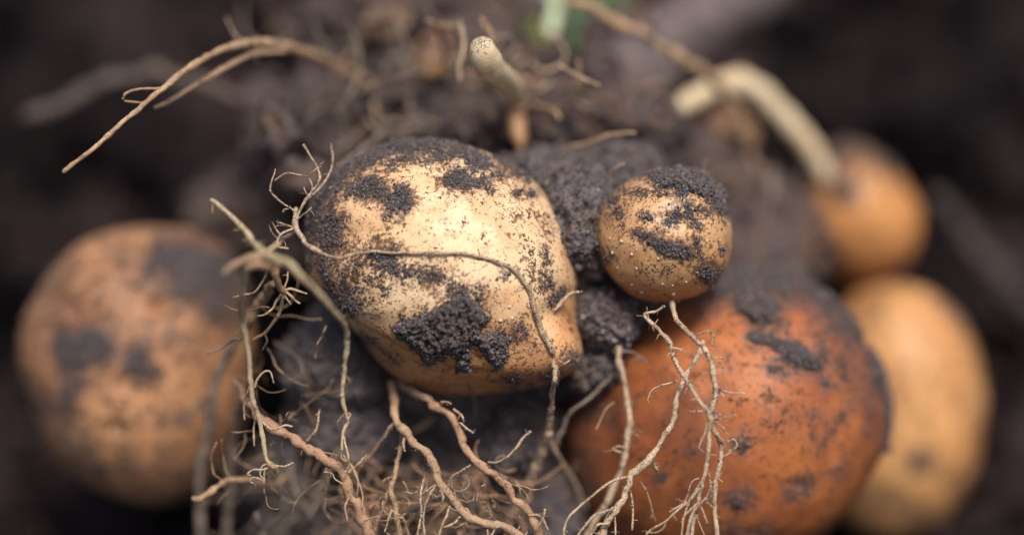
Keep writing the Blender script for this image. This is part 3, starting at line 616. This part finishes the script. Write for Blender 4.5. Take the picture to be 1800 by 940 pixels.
# knot of roots at the left
root('star shaped knot of olive and brown roots hanging in front of the left potato', [(372, 352, 6), (385, 360, 7), (405, 377, 8), (428, 402, 10), (448, 428, 15), (470, 448, 22), (505, 462, 26), (530, 485, 26), (558, 513, 23), (585, 545, 18), (606, 570, 12), (610, 600, 7), (605, 650, 4), (601, 700, 2), (607, 728, 1), (611, 740, 0), (603, 757, 0), (601, 790, 0)], [4.5, 5, 5, 6, 8, 8, 6.5, 6, 5.5, 5, 4.5, 4, 3.5, 3], R_OLIVE, parts_name='branch_root',
     lets=[([(462, 448, 20), (440, 462, 20), (432, 480, 18), (424, 520, 13), (425, 560, 6), (434, 600, 5), (440, 650, 3), (444, 700, 2), (455, 735, 0), (462, 780, 0), (466, 805, 0), (476, 815, 0)], [8, 6, 6, 6.5, 6, 4.5, 4], R_OLIVE),
           ([(475, 450, 22), (450, 450, 24), (425, 457, 25), (405, 468, 26), (394, 480, 26)], [9, 9, 7, 6], R_TAN), ([(490, 462, 20), (470, 470, 22), (450, 464, 24), (436, 470, 24)], [9, 9, 7], R_TAN), ([(462, 452, 16), (478, 440, 10), (492, 428, 6)], [7, 6, 4], R_TAN), ([(470, 445, 8), (482, 470, 8), (488, 495, 5), (497, 512, 2)], [11, 10, 8, 7], R_PINK), ([(470, 440, 4), (490, 425, 0), (510, 412, -3), (520, 408, -4)], [7, 6, 5], R_GREY), ([(482, 498, -8), (462, 525, -16), (440, 560, -22), (418, 595, -28)], [8, 12, 10, 9], R_TAN),
           ([(472, 463, 6), (468, 480, 4), (462, 494, 2), (448, 512, 1), (428, 517, 1), (411, 522, 1)], [2.6, 2.6, 2.2, 1.6], R_PALE), ([(494, 519, 0), (484, 528, 0), (478, 540, 0), (465, 551, 0), (452, 555, 0)], [3.2, 3, 2, 1.6], R_PALE), ([(497, 512, 2), (510, 507, 2), (525, 511, 2), (539, 516, 2)], [3, 2.4, 2], R_PALE), ([(500, 510, 2), (512, 520, 2), (520, 528, 1), (527, 533, 1)], [2.6, 2], R_PALE),
           ([(498, 515, 1), (505, 524, 1), (511, 534, 1)], [3, 1.6], R_PALE), ([(500, 505, 1), (505, 492, 1), (506, 478, 1)], [2.4, 1.5], R_TAN), ([(500, 518, -1), (494, 545, -3), (484, 562, -4), (465, 585, -6), (446, 596, -7)], [4, 4, 3.2, 2.5], R_TAN), ([(436, 592, -6), (410, 598, -8), (390, 612, -10), (366, 622, -11)], [3.4, 3, 2.4], R_GREY), ([(466, 588, -6), (470, 600, -7), (462, 614, -8)], [2.4, 1.6], R_GREY),
           ([(448, 680, 0), (452, 668, 0), (464, 654, 0), (475, 654, 0), (481, 672, 0)], [2.6, 2.4, 2], R_PALE), ([(462, 742, 0), (474, 754, 0), (486, 755, 0), (500, 748, 0), (513, 749, 0)], [3, 2.4, 2], R_PALE), ([(449, 735, -3), (445, 755, -3), (447, 783, -3)], [3, 2.4], R_TAN), ([(440, 700, -4), (430, 712, -4), (430, 737, -4)], [2.6, 2], R_TAN),
           ([(474, 815, 0), (482, 822, 0), (486, 830, -1)], [7, 6], R_TAN), ([(480, 817, 0), (500, 819, 0), (515, 813, 0)], [2.2, 2, 1.6], R_PALE), ([(470, 822, 0), (455, 824, 1), (444, 824, 1), (434, 832, 1), (441, 835, 1)], [2, 1.6], R_PALE), ([(466, 822, 1), (463, 835, 1), (464, 848, 1)], 1.5, R_PALE), ([(464, 846, 1), (452, 840, 1), (442, 840, 1), (440, 846, 1), (447, 850, 1)], 1.5, R_PALE), ([(468, 815, 0), (461, 820, 1), (458, 834, 1), (466, 843, 1)], 1.4, R_PALE),
           ([(603, 757, 0), (606, 780, 0), (612, 800, 1), (613, 820, 1), (606, 830, 1)], [2.6, 2.2], R_PALE), ([(611, 738, 1), (616, 730, 1), (613, 725, 1)], 1.5, R_PALE), ([(600, 795, 1), (602, 806, 1), (609, 811, 1)], 1.6, R_PALE), ([(604, 800, 0), (615, 815, 0), (625, 832, 0), (630, 850, 0), (627, 870, -1)], [3, 3.4, 2.6], R_TAN), ([(570, 829, 0), (583, 833, 0), (588, 842, 0), (602, 850, 0)], [1.6, 2], R_PALE), ([(630, 845, 0), (637, 870, 0), (636, 892, 0)], 2, R_TAN)], hairs=46, grains=380, wob=.3)
root('knobbly pinkish root running diagonally at the lower left', [(415, 672, -22), (430, 700, -14), (455, 735, -9), (500, 762, -6), (545, 790, -4), (580, 812, -3), (602, 835, -2), (615, 870, -2), (635, 910, -2), (660, 960, -3)], [8, 10, 11, 10, 10, 11, 12, 12], R_PINK,
     lets=[([(540, 774, -3), (553, 760, -2), (560, 742, -2), (562, 719, -2)], [3.6, 3.2, 2.6], R_TAN), ([(508, 778, -8), (495, 776, -8), (480, 779, -9)], [3.4, 2.6], R_GREY), ([(508, 736, -14), (516, 726, -15)], 4, R_GREY), ([(612, 875, 0), (605, 890, 1), (610, 915, 1)], [2.4, 2], R_TAN), ([(612, 830, -4), (630, 815, -6), (645, 800, -8)], [4, 3], R_TAN), ([(560, 793, -4), (583, 798, -4), (598, 804, -4)], 2, R_GREY)], hairs=60, grains=650, knob=.22, hair_len=(6, 18))
root('stubby blurred tan root poking out to the lower left with a cut tip', [(340, 876, -12), (358, 872, -12), (378, 858, -13), (400, 846, -15), (430, 842, -18), (470, 850, -24), (500, 840, -30)], [7, 7.5, 7, 6.5, 6, 6], R_TAN)
root('blurred brownish root hanging in front of the left potato, left one of two', [(420, 590, -30), (395, 635, -34), (375, 690, -38), (362, 760, -42), (354, 850, -46), (352, 960, -50)], [9, 9, 10, 10, 9], R_GREY, lets=[([(370, 700, -38), (340, 720, -40), (315, 750, -42)], [5, 4])])
root('blurred brownish root hanging in front of the left potato, right one of two', [(425, 680, -28), (415, 740, -36), (408, 810, -42), (404, 880, -46), (400, 960, -50)], [7, 8, 9, 8], R_GREY)
root('thin blurred root slanting among soil at the lower left', [(600, 790, -30), (570, 840, -32), (540, 890, -36), (500, 930, -40), (470, 960, -42)], [6, 7, 8], R_GREY)

# bottom centre
root('thick knobbly tan root sweeping from under the large potato to the bottom edge', [(686, 672, -24), (691, 690, -18), (694, 710, -12), (694, 728, -9), (704, 748, -7), (726, 774, -4), (748, 795, -3), (764, 819, -2), (771, 844, -2), (787, 867, -1), (806, 889, -1), (831, 908, -1), (870, 921, -1), (902, 934, -2), (945, 955, -3)], [8, 9, 9, 10, 10, 9.5, 9.5, 10, 9, 9], R_TAN,
     lets=[([(692, 745, -9), (680, 760, -10), (664, 782, -12), (640, 812, -15), (622, 835, -18)], [4, 3.6, 4]), ([(745, 841, -2), (741, 858, -1), (739, 875, 0), (742, 905, 0), (735, 945, 0)], [2.4, 2.8, 2.8], R_PALE), ([(765, 852, 0), (755, 870, 0), (748, 890, 1), (745, 912, 1), (748, 945, 1)], [2.6, 2.8, 2.4], R_PALE), ([(790, 890, 0), (787, 905, 1), (780, 918, 1), (770, 945, 1)], [2.6, 2.6], R_PALE), ([(808, 908, 0), (795, 918, 0), (780, 926, 0)], [2.6, 2.4], R_PALE),
           ([(844, 918, -1), (856, 928, -1), (858, 945, -1)], [2.6, 2.4], R_PALE), ([(774, 862, 0), (778, 875, 0), (776, 888, 0), (772, 896, 0)], [3, 2.4], R_TAN), ([(710, 770, -4), (710, 785, -3), (711, 792, -3)], [3, 2.6], R_PINK), ([(762, 853, 0), (750, 862, 0), (738, 872, 0)], 1.8, R_PALE), ([(875, 925, 0), (868, 938, 0), (860, 950, 0)], 2.4, R_PALE)], hairs=110, grains=1300, knob=.24, hair_len=(5, 14))
root('reddish tan root running from under the large potato down to the right', [(700, 672, -26), (718, 683, -18), (740, 696, -13), (762, 709, -11), (784, 721, -9), (796, 740, -8), (806, 763, -7), (819, 787, -6), (838, 809, -5), (863, 831, -4), (889, 860, -4), (911, 886, -4), (932, 908, -4), (945, 930, -4), (950, 960, -4)], [8, 8.5, 8.5, 9, 9, 9, 9.5, 9, 9, 9], R_PINK,
     lets=[([(858, 812, -3), (875, 810, -1), (890, 802, 0), (905, 788, 1), (918, 771, 1), (932, 758, 1)], [2.2, 2.6, 3.4, 3], R_PALE), ([(776, 706, -8), (793, 709, -7)], [2.4, 2], R_PALE), ([(798, 719, -8), (808, 727, -7), (814, 734, -6)], [2.6, 2], R_PALE), ([(810, 743, -6), (820, 752, -5), (831, 760, -5)], [2.6, 2.8], R_PALE), ([(826, 818, -3), (808, 828, -2), (795, 836, -2), (788, 850, -2), (790, 862, -2)], [3.4, 3, 2.4], R_TAN), ([(945, 925, -1), (953, 910, 0), (958, 895, 0)], 2.2, R_PALE), ([(930, 905, -3), (952, 908, -3), (963, 930, -3)], 3, R_TAN)], hairs=80, grains=900, knob=.2, hair_len=(5, 14))
root('slender tan root dropping just left of the thick knobbly root', [(706, 765, -10), (703, 790, -9), (698, 820, -8), (690, 850, -7), (688, 868, -6), (693, 890, -6), (700, 915, -6), (703, 950, -6)], [4.5, 5.5, 6, 6.5, 6, 5.5], R_TAN,
     lets=[([(684, 862, -7), (672, 895, -8), (660, 925, -9), (652, 955, -9)], [5, 5, 5]), ([(688, 895, -4), (682, 910, -3), (680, 920, -3), (676, 934, -3)], 1.8, R_PALE), ([(690, 838, -8), (680, 842, -9), (674, 845, -9)], 2.4), ([(697, 900, -6), (712, 915, -7), (720, 945, -8)], 2.6)], hairs=36, grains=200, hair_len=(6, 18))
root('blurred rusty root slanting behind the two knobbly roots', [(880, 790, -34), (855, 820, -36), (830, 855, -38), (808, 885, -40), (790, 930, -42)], [7, 8, 8, 7], R_PINK)
root('blurred rusty twig in the dark gap under the large potato', [(760, 735, -34), (745, 745, -34), (725, 757, -34)], [5, 5], R_PINK)
root('faint hair root hanging under the large pale potato', [(822, 672, -12), (830, 690, -18), (838, 712, -22), (836, 735, -26)], [2, 3, 2.5], R_GREY)
# a mat of fine roots along the bottom
def tangle(label, n, x0, x1, y0, y1, z0, z1, r0, r1, mat, ln=(60, 170), seed=0):
    VV, F4, F3, off = [], [], [], 0
    for k in range(n):
        x, y, z = RNG.uniform(x0, x1), RNG.uniform(y0, y1), RNG.uniform(z0, z1); a = RNG.uniform(.1, math.pi-.1)
        L = RNG.uniform(*ln); m = 6; P = [(x, y, z)]; cv = RNG.normal(0, .35)
        for i in range(m):
            a += cv + RNG.normal(0, .25); x += math.cos(a)*L/m; y += math.sin(a)*L/m*.9; z += RNG.normal(0, 1.5); P.append((x, y, z))
        r = RNG.uniform(r0, r1); v, f, *_ = tube(P, [r, r*.8, r*.5], .5, k+seed, .2, sides=6)
        VV.append(v); F4.append(f[0]+off); F3.append(f[1]+off); off += len(v)
    V = np.concatenate(VV)
    o = mesh('fine_root_mat', V, [np.concatenate(F4), np.concatenate(F3)], mat, loc=V[np.argmin(V[:, 2])])
    tag(o, label, 'fine roots', kind='stuff')
tangle('tangled mat of fine tan roots along the bottom edge under the large potato', 70, 600, 920, 820, 930, -32, -12, 1.2, 3.6, R_PINK, seed=1)
tangle('blurred mat of grey brown roots deep behind the bottom edge', 60, 440, 960, 800, 930, -50, -24, 3, 6.5, R_GREY, (90, 220), seed=300)
tangle('blurred tangle of brown roots in the soil around the plant stem', 46, 480, 1180, 10, 230, -84, -44, 2, 5.5, R_GREY, (60, 200), seed=1200)
tangle('blurred pale roots crossing the soil around the plant stem', 16, 500, 1160, 20, 230, -70, -36, 2, 4, R_PALE, (50, 140), seed=1500)
tangle('fine pale hair roots among the thicker roots at the bottom', 34, 640, 940, 840, 940, -10, 0, .7, 1.5, R_PALE, (30, 80), seed=600)
tangle('hair fine roots caught around the knot of roots at the left', 44, 380, 600, 520, 900, -28, -6, .8, 2.0, R_TAN, (40, 110), seed=900)

# right front roots
root('pale speckled root hanging straight down from under the small round potato', [(1180, 527, -14), (1184, 540, -7), (1190, 563, -3), (1203, 580, -1), (1224, 596, 1), (1242, 617, 2), (1252, 640, 2), (1257, 668, 2), (1257, 694, 2), (1252, 717, 2), (1249, 743, 2), (1259, 764, 2), (1268, 784, 2), (1267, 807, 2), (1263, 830, 2), (1258, 858, 2), (1257, 894, 2), (1259, 920, 2), (1262, 960, 2)], [5.5, 5.5, 5.5, 5.8, 6, 6, 5.5, 5.5, 5, 5, 4.5], R_PALE,
     lets=[([(1224, 588, 2), (1242, 581, 3), (1253, 590, 3), (1250, 602, 3), (1257, 608, 3)], [2, 2, 1.5]), ([(1260, 680, 2), (1270, 687, 2), (1285, 691, 2), (1310, 691, 2)], [2, 1.8, 1.4]), ([(1262, 686, 2), (1268, 690, 2), (1273, 696, 3)], 1.4), ([(1255, 732, 3), (1265, 735, 3), (1280, 731, 3), (1293, 729, 3)], [1.8, 1.4]), ([(1255, 722, 3), (1264, 727, 3), (1268, 736, 3)], 1.4), ([(1252, 738, 3), (1265, 747, 3), (1275, 757, 3)], [1.6, 1.4]),
           ([(1260, 762, 3), (1270, 772, 3), (1279, 774, 3), (1290, 770, 3), (1296, 781, 3), (1287, 792, 3)], [1.8, 1.6, 1.4]), ([(1272, 801, 3), (1279, 796, 3), (1286, 788, 3)], 1.4), ([(1264, 772, 3), (1277, 778, 3)], 1.2), ([(1254, 893, 3), (1248, 886, 3), (1241, 882, 3)], 1.5), ([(1252, 870, 3), (1238, 878, 3), (1221, 889, 3), (1204, 905, 3), (1198, 918, 3)], [1.8, 1.8, 1.4]), ([(1268, 830, 3), (1263, 838, 3), (1270, 846, 3)], 1.3), ([(1254, 630, 0), (1266, 628, -1), (1277, 634, -1)], 1.3), ([(1257, 640, 0), (1272, 646, -1), (1270, 656, -1)], 1.3)], hairs=55, grains=900, wob=.35, knob=.2, hair_len=(5, 16))
root('pale forked root joining the straight one and ending in a wispy brush', [(1168, 538, -6), (1150, 548, -2), (1133, 552, -1), (1138, 562, 0), (1157, 578, 0), (1176, 602, 1), (1188, 632, 1), (1203, 660, 2), (1219, 685, 3), (1231, 709, 3), (1243, 724, 4), (1247, 740, 4), (1245, 760, 3), (1244, 785, 3), (1242, 810, 2), (1239, 833, 2), (1234, 850, 2), (1228, 875, 1), (1221, 900, 0), (1217, 930, 0), (1215, 960, 0)], [2, 3, 4.5, 4.8, 5, 5, 5, 5.5, 5.2, 5, 5, 4.8, 5, 5, 5], R_PALE,
     lets=[([(1182, 611, 2), (1192, 612, 2), (1203, 618, 2)], [2, 1.6]), ([(1240, 722, 4), (1225, 721, 4), (1208, 722, 4)], [1.8, 1.4]), ([(1243, 742, 4), (1240, 760, 4), (1234, 772, 4), (1228, 787, 4)], [2, 1.8]), ([(1240, 835, 3), (1225, 858, 3), (1213, 880, 3), (1203, 905, 3), (1197, 945, 3)], [2, 2, 1.5]), ([(1232, 855, 2), (1214, 878, 3), (1195, 894, 3), (1170, 917, 3), (1150, 928, 3), (1136, 938, 3)], [2, 2.2, 2]),
           ([(1250, 848, 3), (1244, 868, 3), (1230, 886, 3), (1216, 903, 3), (1206, 945, 3)], [1.8, 1.8]), ([(1213, 878, 2), (1195, 888, 3), (1177, 899, 3)], 1.6), ([(1228, 840, 2), (1216, 850, 2), (1210, 870, 2), (1203, 884, 2)], 1.4), ([(1246, 832, 3), (1251, 850, 3), (1249, 862, 3)], 1.3), ([(1232, 890, 2), (1238, 905, 3), (1244, 920, 3)], [1.8, 1.5]), ([(1170, 920, 3), (1160, 932, 3), (1146, 936, 3), (1137, 934, 3)], 1.2), ([(1222, 888, 3), (1212, 920, 3), (1210, 950, 3)], 1.6), ([(1224, 905, 2), (1232, 925, 2), (1240, 945, 2)], 1.4)], hairs=70, grains=650, wob=.35, knob=.18, hair_len=(6, 22))
root('speckled tan root crossing behind the forked root and curving down to the left', [(1236, 600, -10), (1229, 617, -8), (1214, 643, -5), (1199, 668, -3), (1188, 700, -2), (1180, 738, -2), (1167, 764, -2), (1149, 794, -2), (1129, 818, -2), (1109, 835, -2), (1101, 858, -2), (1091, 884, -2), (1075, 905, -2), (1060, 932, -2), (1050, 960, -2)], [5, 6, 6, 6.2, 6.5, 7, 8, 8, 8, 8.5, 9], R_PALE,
     lets=[([(1100, 838, -2), (1085, 843, -1), (1068, 851, 0), (1029, 879, 0), (1004, 902, 0), (992, 922, 0), (990, 950, 0)], [3, 3.2, 3, 2.8]), ([(1078, 892, 0), (1062, 898, 1), (1042, 907, 1), (1027, 925, 1), (1012, 945, 1)], [2.8, 2.6, 2.4]), ([(1190, 670, -3), (1175, 673, -2), (1160, 677, -2), (1145, 686, -2), (1138, 702, -2)], [1.8, 1.8, 1.4]), ([(1108, 862, -3), (1112, 890, -4), (1111, 930, -4)], [2.4, 2.2]), ([(1082, 905, -2), (1083, 925, -2), (1082, 950, -2)], [2, 2]), ([(1147, 808, -4), (1155, 825, -6)], 3), ([(1124, 845, -6), (1140, 875, -8), (1152, 915, -10)], [2.4, 2], R_PINK), ([(1070, 920, 0), (1050, 922, 0), (1035, 945, 0)], 3)], hairs=60, grains=850, wob=.35, knob=.22, hair_len=(5, 14))
root('slightly blurred tan root in front of the left side of the reddish brown potato', [(1086, 596, -20), (1087, 612, -18), (1088, 632, -17), (1096, 663, -16), (1101, 699, -15), (1106, 735, -14), (1106, 756, -14), (1100, 784, -14), (1096, 815, -15), (1085, 843, -16), (1068, 884, -17), (1050, 912, -18), (1030, 945, -18)], [6, 6.5, 6.5, 6.5, 7, 7, 7, 7.5, 7], R_PALE,
     lets=[([(1094, 617, -17), (1114, 622, -17), (1137, 636, -17)], [3, 2.4], R_GREY), ([(1099, 787, -13), (1088, 784, -12), (1078, 789, -12), (1092, 795, -12)], 1.8), ([(1108, 755, -14), (1124, 768, -15)], 1.8)], hairs=16, grains=350, wob=.35)
root('faint blurred grey root bending across the left rim of the reddish brown potato', [(1085, 645, -20), (1073, 660, -20), (1050, 685, -20), (1030, 702, -20), (1004, 722, -20), (988, 750, -22), (978, 785, -24)], [2.5, 3, 4, 4, 5, 5], R_GREY)
root('tiny curved hair root on the left part of the reddish brown potato', [(1080, 707, -13), (1066, 718, -13), (1057, 735, -13), (1048, 754, -13)], [1.4, 2, 2.2], R_PINK)

# top: cut stolon and twigs
root('thick cut cream stolon stub with a gritty round end above the large potato', [(848, 88, -8), (852, 101, -9.5), (860, 115, -13), (874, 129, -20), (893, 146, -34), (906, 168, -50), (908, 195, -60)], [23, 27, 27, 23, 19, 16, 15], R_CREAM, name='stolon', cat='stolon', parts_name='branch', cut=True,
     lets=[([(847, 30, -24), (856, 48, -24), (866, 70, -23), (874, 92, -26)], [3.4, 4, 4.5], R_PINK), ([(880, 137, -46), (917, 141, -52), (952, 146, -56)], [8, 8, 7], R_PINK), ([(818, 126, -40), (840, 130, -38), (866, 134, -34)], [4, 5, 5], R_PINK), ([(905, 170, -60), (930, 182, -50), (962, 190, -40), (976, 197, -36), (983, 208, -34)], [5, 5, 5, 4], R_TAN)], grains=120, wob=.1, knob=.04)
# grains on its cut end
cut = W(847, 74, -6)
P = cut + RNG.normal(0, .95, (300, 3))
e = W(848, 88, -8); dd = P - e; dd /= np.linalg.norm(dd, axis=1)[:, None]; P = e + dd*2.9
stub = [o for o in bpy.data.objects if o.name == 'stolon'][0]
tag(crumbs('cut_end_grains', P, RNG.uniform(.08, .24, 300), soil_mat('grit', (.16, .10, .075), (.34, .25, .19), (.2, .12, .09)), stub, sub=1), kind='stuff')
mesh('bud_tip', *(lambda q: (q[0], q[1]))(tube([(904, 186, -56), (906, 200, -52), (908, 216, -50), (911, 236, -49), (915, 252, -48), (917, 262, -48)], [13, 15, 18, 14, 8, 3], .1, 5, .08, 16)), plain('bud_orange', (.46, .27, .13), (.34, .18, .08), 200, .45, .15), stub)
root('pale twig standing upright left of the cut stolon', [(807, 37, -30), (812, 55, -30), (814, 75, -30), (812, 98, -30), (807, 121, -30), (808, 140, -31)], [3.5, 5, 5, 4.5, 4, 4], R_PALE, grains=20)
root('brown twig with a bent pale tip at the top, left of the upright twig', [(751, 38, -34), (762, 40, -35), (772, 50, -38), (778, 70, -46), (783, 92, -54), (790, 120, -62)], [4, 4, 6, 8, 8], R_PINK, lets=[([(765, 43, -36), (782, 44, -37), (800, 46, -38)], [3, 3], R_TAN)])
root('thin forked twig in the soil right of the cut stolon', [(1016, 104, -38), (1017, 133, -34), (1020, 160, -38), (1010, 178, -44), (985, 194, -50)], [2.5, 3.2, 5, 5, 5], R_TAN, lets=[([(978, 112, -30), (995, 121, -28), (1012, 131, -27), (1032, 140, -26), (1053, 150, -26)], [2.5, 2.8, 3, 2.4], R_PALE)])
root('thin tan root slanting up over the soil between the two front potatoes', [(985, 275, -34), (1000, 262, -32), (1036, 252, -30), (1056, 243, -28), (1077, 236, -27), (1116, 234, -26)], [3, 4, 4.2, 3.8, 3.6], R_TAN)
root('tiny orange hair root sticking up beside the small round potato', [(1068, 320, -22), (1072, 308, -18), (1083, 297, -16), (1097, 288, -15)], [2, 2.2, 2], R_TAN)
root('tiny hair root standing on top of the small round potato', [(1236, 304, -24), (1238, 292, -24), (1243, 279, -24)], [2.4, 2], R_GREY)
root('blurred pinkish root slanting up right in the soil behind the small potato', [(1040, 200, -72), (1070, 184, -72), (1111, 165, -74), (1165, 151, -78)], [7, 7, 6, 5], R_PINK)
root('long blurred grey root arching over the pale stolon at the upper right', [(1000, 5, -52), (1035, 14, -52), (1070, 31, -52), (1118, 54, -53), (1165, 82, -56), (1206, 105, -62), (1247, 138, -72), (1281, 177, -82), (1303, 218, -86), (1316, 259, -90), (1330, 310, -95)], [9, 11, 12, 12, 12, 12, 12, 12, 13, 13], R_TAN, knob=.2)
root('thick pale blurred stolon arching down to the bright orange potato', [(1146, 226, -80), (1180, 200, -84), (1222, 174, -88), (1260, 154, -91), (1298, 144, -93), (1330, 156, -95), (1356, 184, -97), (1390, 218, -99), (1421, 259, -101), (1442, 292, -103), (1450, 312, -105)], [17, 18, 18, 20, 21, 20, 19, 18, 18, 17], R_CREAM, name='stolon', cat='stolon', wob=.15, knob=.08, lets=[([(1292, 140, -94), (1300, 122, -95), (1310, 112, -96)], [6, 4], R_GREY)], parts_name='branch')
root('blurred grey root behind the small potato dropping into the soil', [(1355, 300, -88), (1352, 340, -86), (1335, 385, -82), (1320, 430, -78)], [10, 11, 10, 8], R_GREY)
root('blurred diagonal root in the soil at the far right edge', [(1640, 345, -150), (1690, 400, -152), (1750, 470, -155), (1830, 570, -160)], [16, 20, 22, 20], M_BANKROOT, knob=.25)
# soiled main stem and green shoots
root('thick soil crusted plant stem rising to the upper right, blurred', [(1010, 250, -82), (1060, 180, -84), (1130, 110, -92), (1215, 40, -105), (1300, -30, -120), (1400, -110, -140)], [70, 78, 76, 72, 70, 70], M_STEM, name='plant_stem', cat='stem', wob=.1, knob=.3, grains=600)
root('bright pale green shoot at the top edge', [(970, -60, -115), (972, -20, -100), (972, 20, -90), (970, 42, -86), (969, 62, -84)], [15, 16, 16, 13, 8], M_GREENP, name='green_shoot', cat='shoot', wob=.05, knob=.04)
def leaf(label, pts, wd, mat):
    P = np.array([W(*p) for p in pts]); P = catmull(P, 1.0); n = len(P); T = np.gradient(P, axis=0); T /= np.linalg.norm(T, axis=1)[:, None]
    Bn = np.cross(T, TW); Bn /= np.linalg.norm(Bn, axis=1)[:, None]; N = np.cross(Bn, T)
    s = np.linspace(0, 1, n); wv = wd*pxmm(-130)*np.sin(np.pi*np.clip(s*.9+.08, 0, 1))**.7
    cols = [P + Bn*(wv*k)[:, None] + N*(abs(k)*wv*.5)[:, None] for k in (-1, -.5, 0, .5, 1)]
    top = np.stack(cols, 1); bot = top - N[:, None]*.35; V = np.concatenate([top.reshape(-1, 3), bot.reshape(-1, 3)])
    i = np.arange(n*5).reshape(n, 5); Q = np.stack([i[:-1, :-1], i[:-1, 1:], i[1:, 1:], i[1:, :-1]], -1).reshape(-1, 4)
    e1 = np.stack([i[:-1, 0], i[1:, 0], i[1:, 0]+n*5, i[:-1, 0]+n*5], -1); e2 = np.stack([i[:-1, 4], i[:-1, 4]+n*5, i[1:, 4]+n*5, i[1:, 4]], -1)
    o = mesh('leaf', V, np.concatenate([Q, Q[:, ::-1]+n*5, e1, e2]), mat, loc=V[np.argmin(V[:, 2])]); tag(o, label, 'leaf')
leaf('dark green leaf just right of the pale shoot', [(1012, 90, -72), (1010, 60, -78), (1013, 20, -86), (1022, -30, -96)], 11, M_GREEN)
leaf('mid green leaf at the top edge, right of the dark green one', [(1025, 22, -70), (1060, 4, -74), (1090, -5, -78), (1120, -25, -84)], 14, M_GREEN)
leaf('olive green leaf just left of the pale shoot', [(955, 80, -76), (940, 50, -82), (930, 15, -90), (925, -30, -98)], 15, M_OLIVEG)
# brown lump
t = soil_body('soil_clod', [(675, 42, -66, 40, 34, 5.5), (655, 75, -72, 24, 26, 4)], 'pale brown blurred soil clod at the top left of the stem', cat='soil clod', kind=None, ncr=300, mat=soil_mat('brown_clod_soil', (.13, .085, .06), (.20, .135, .095), (.22, .12, .06)), crs=(.3, 1.2))
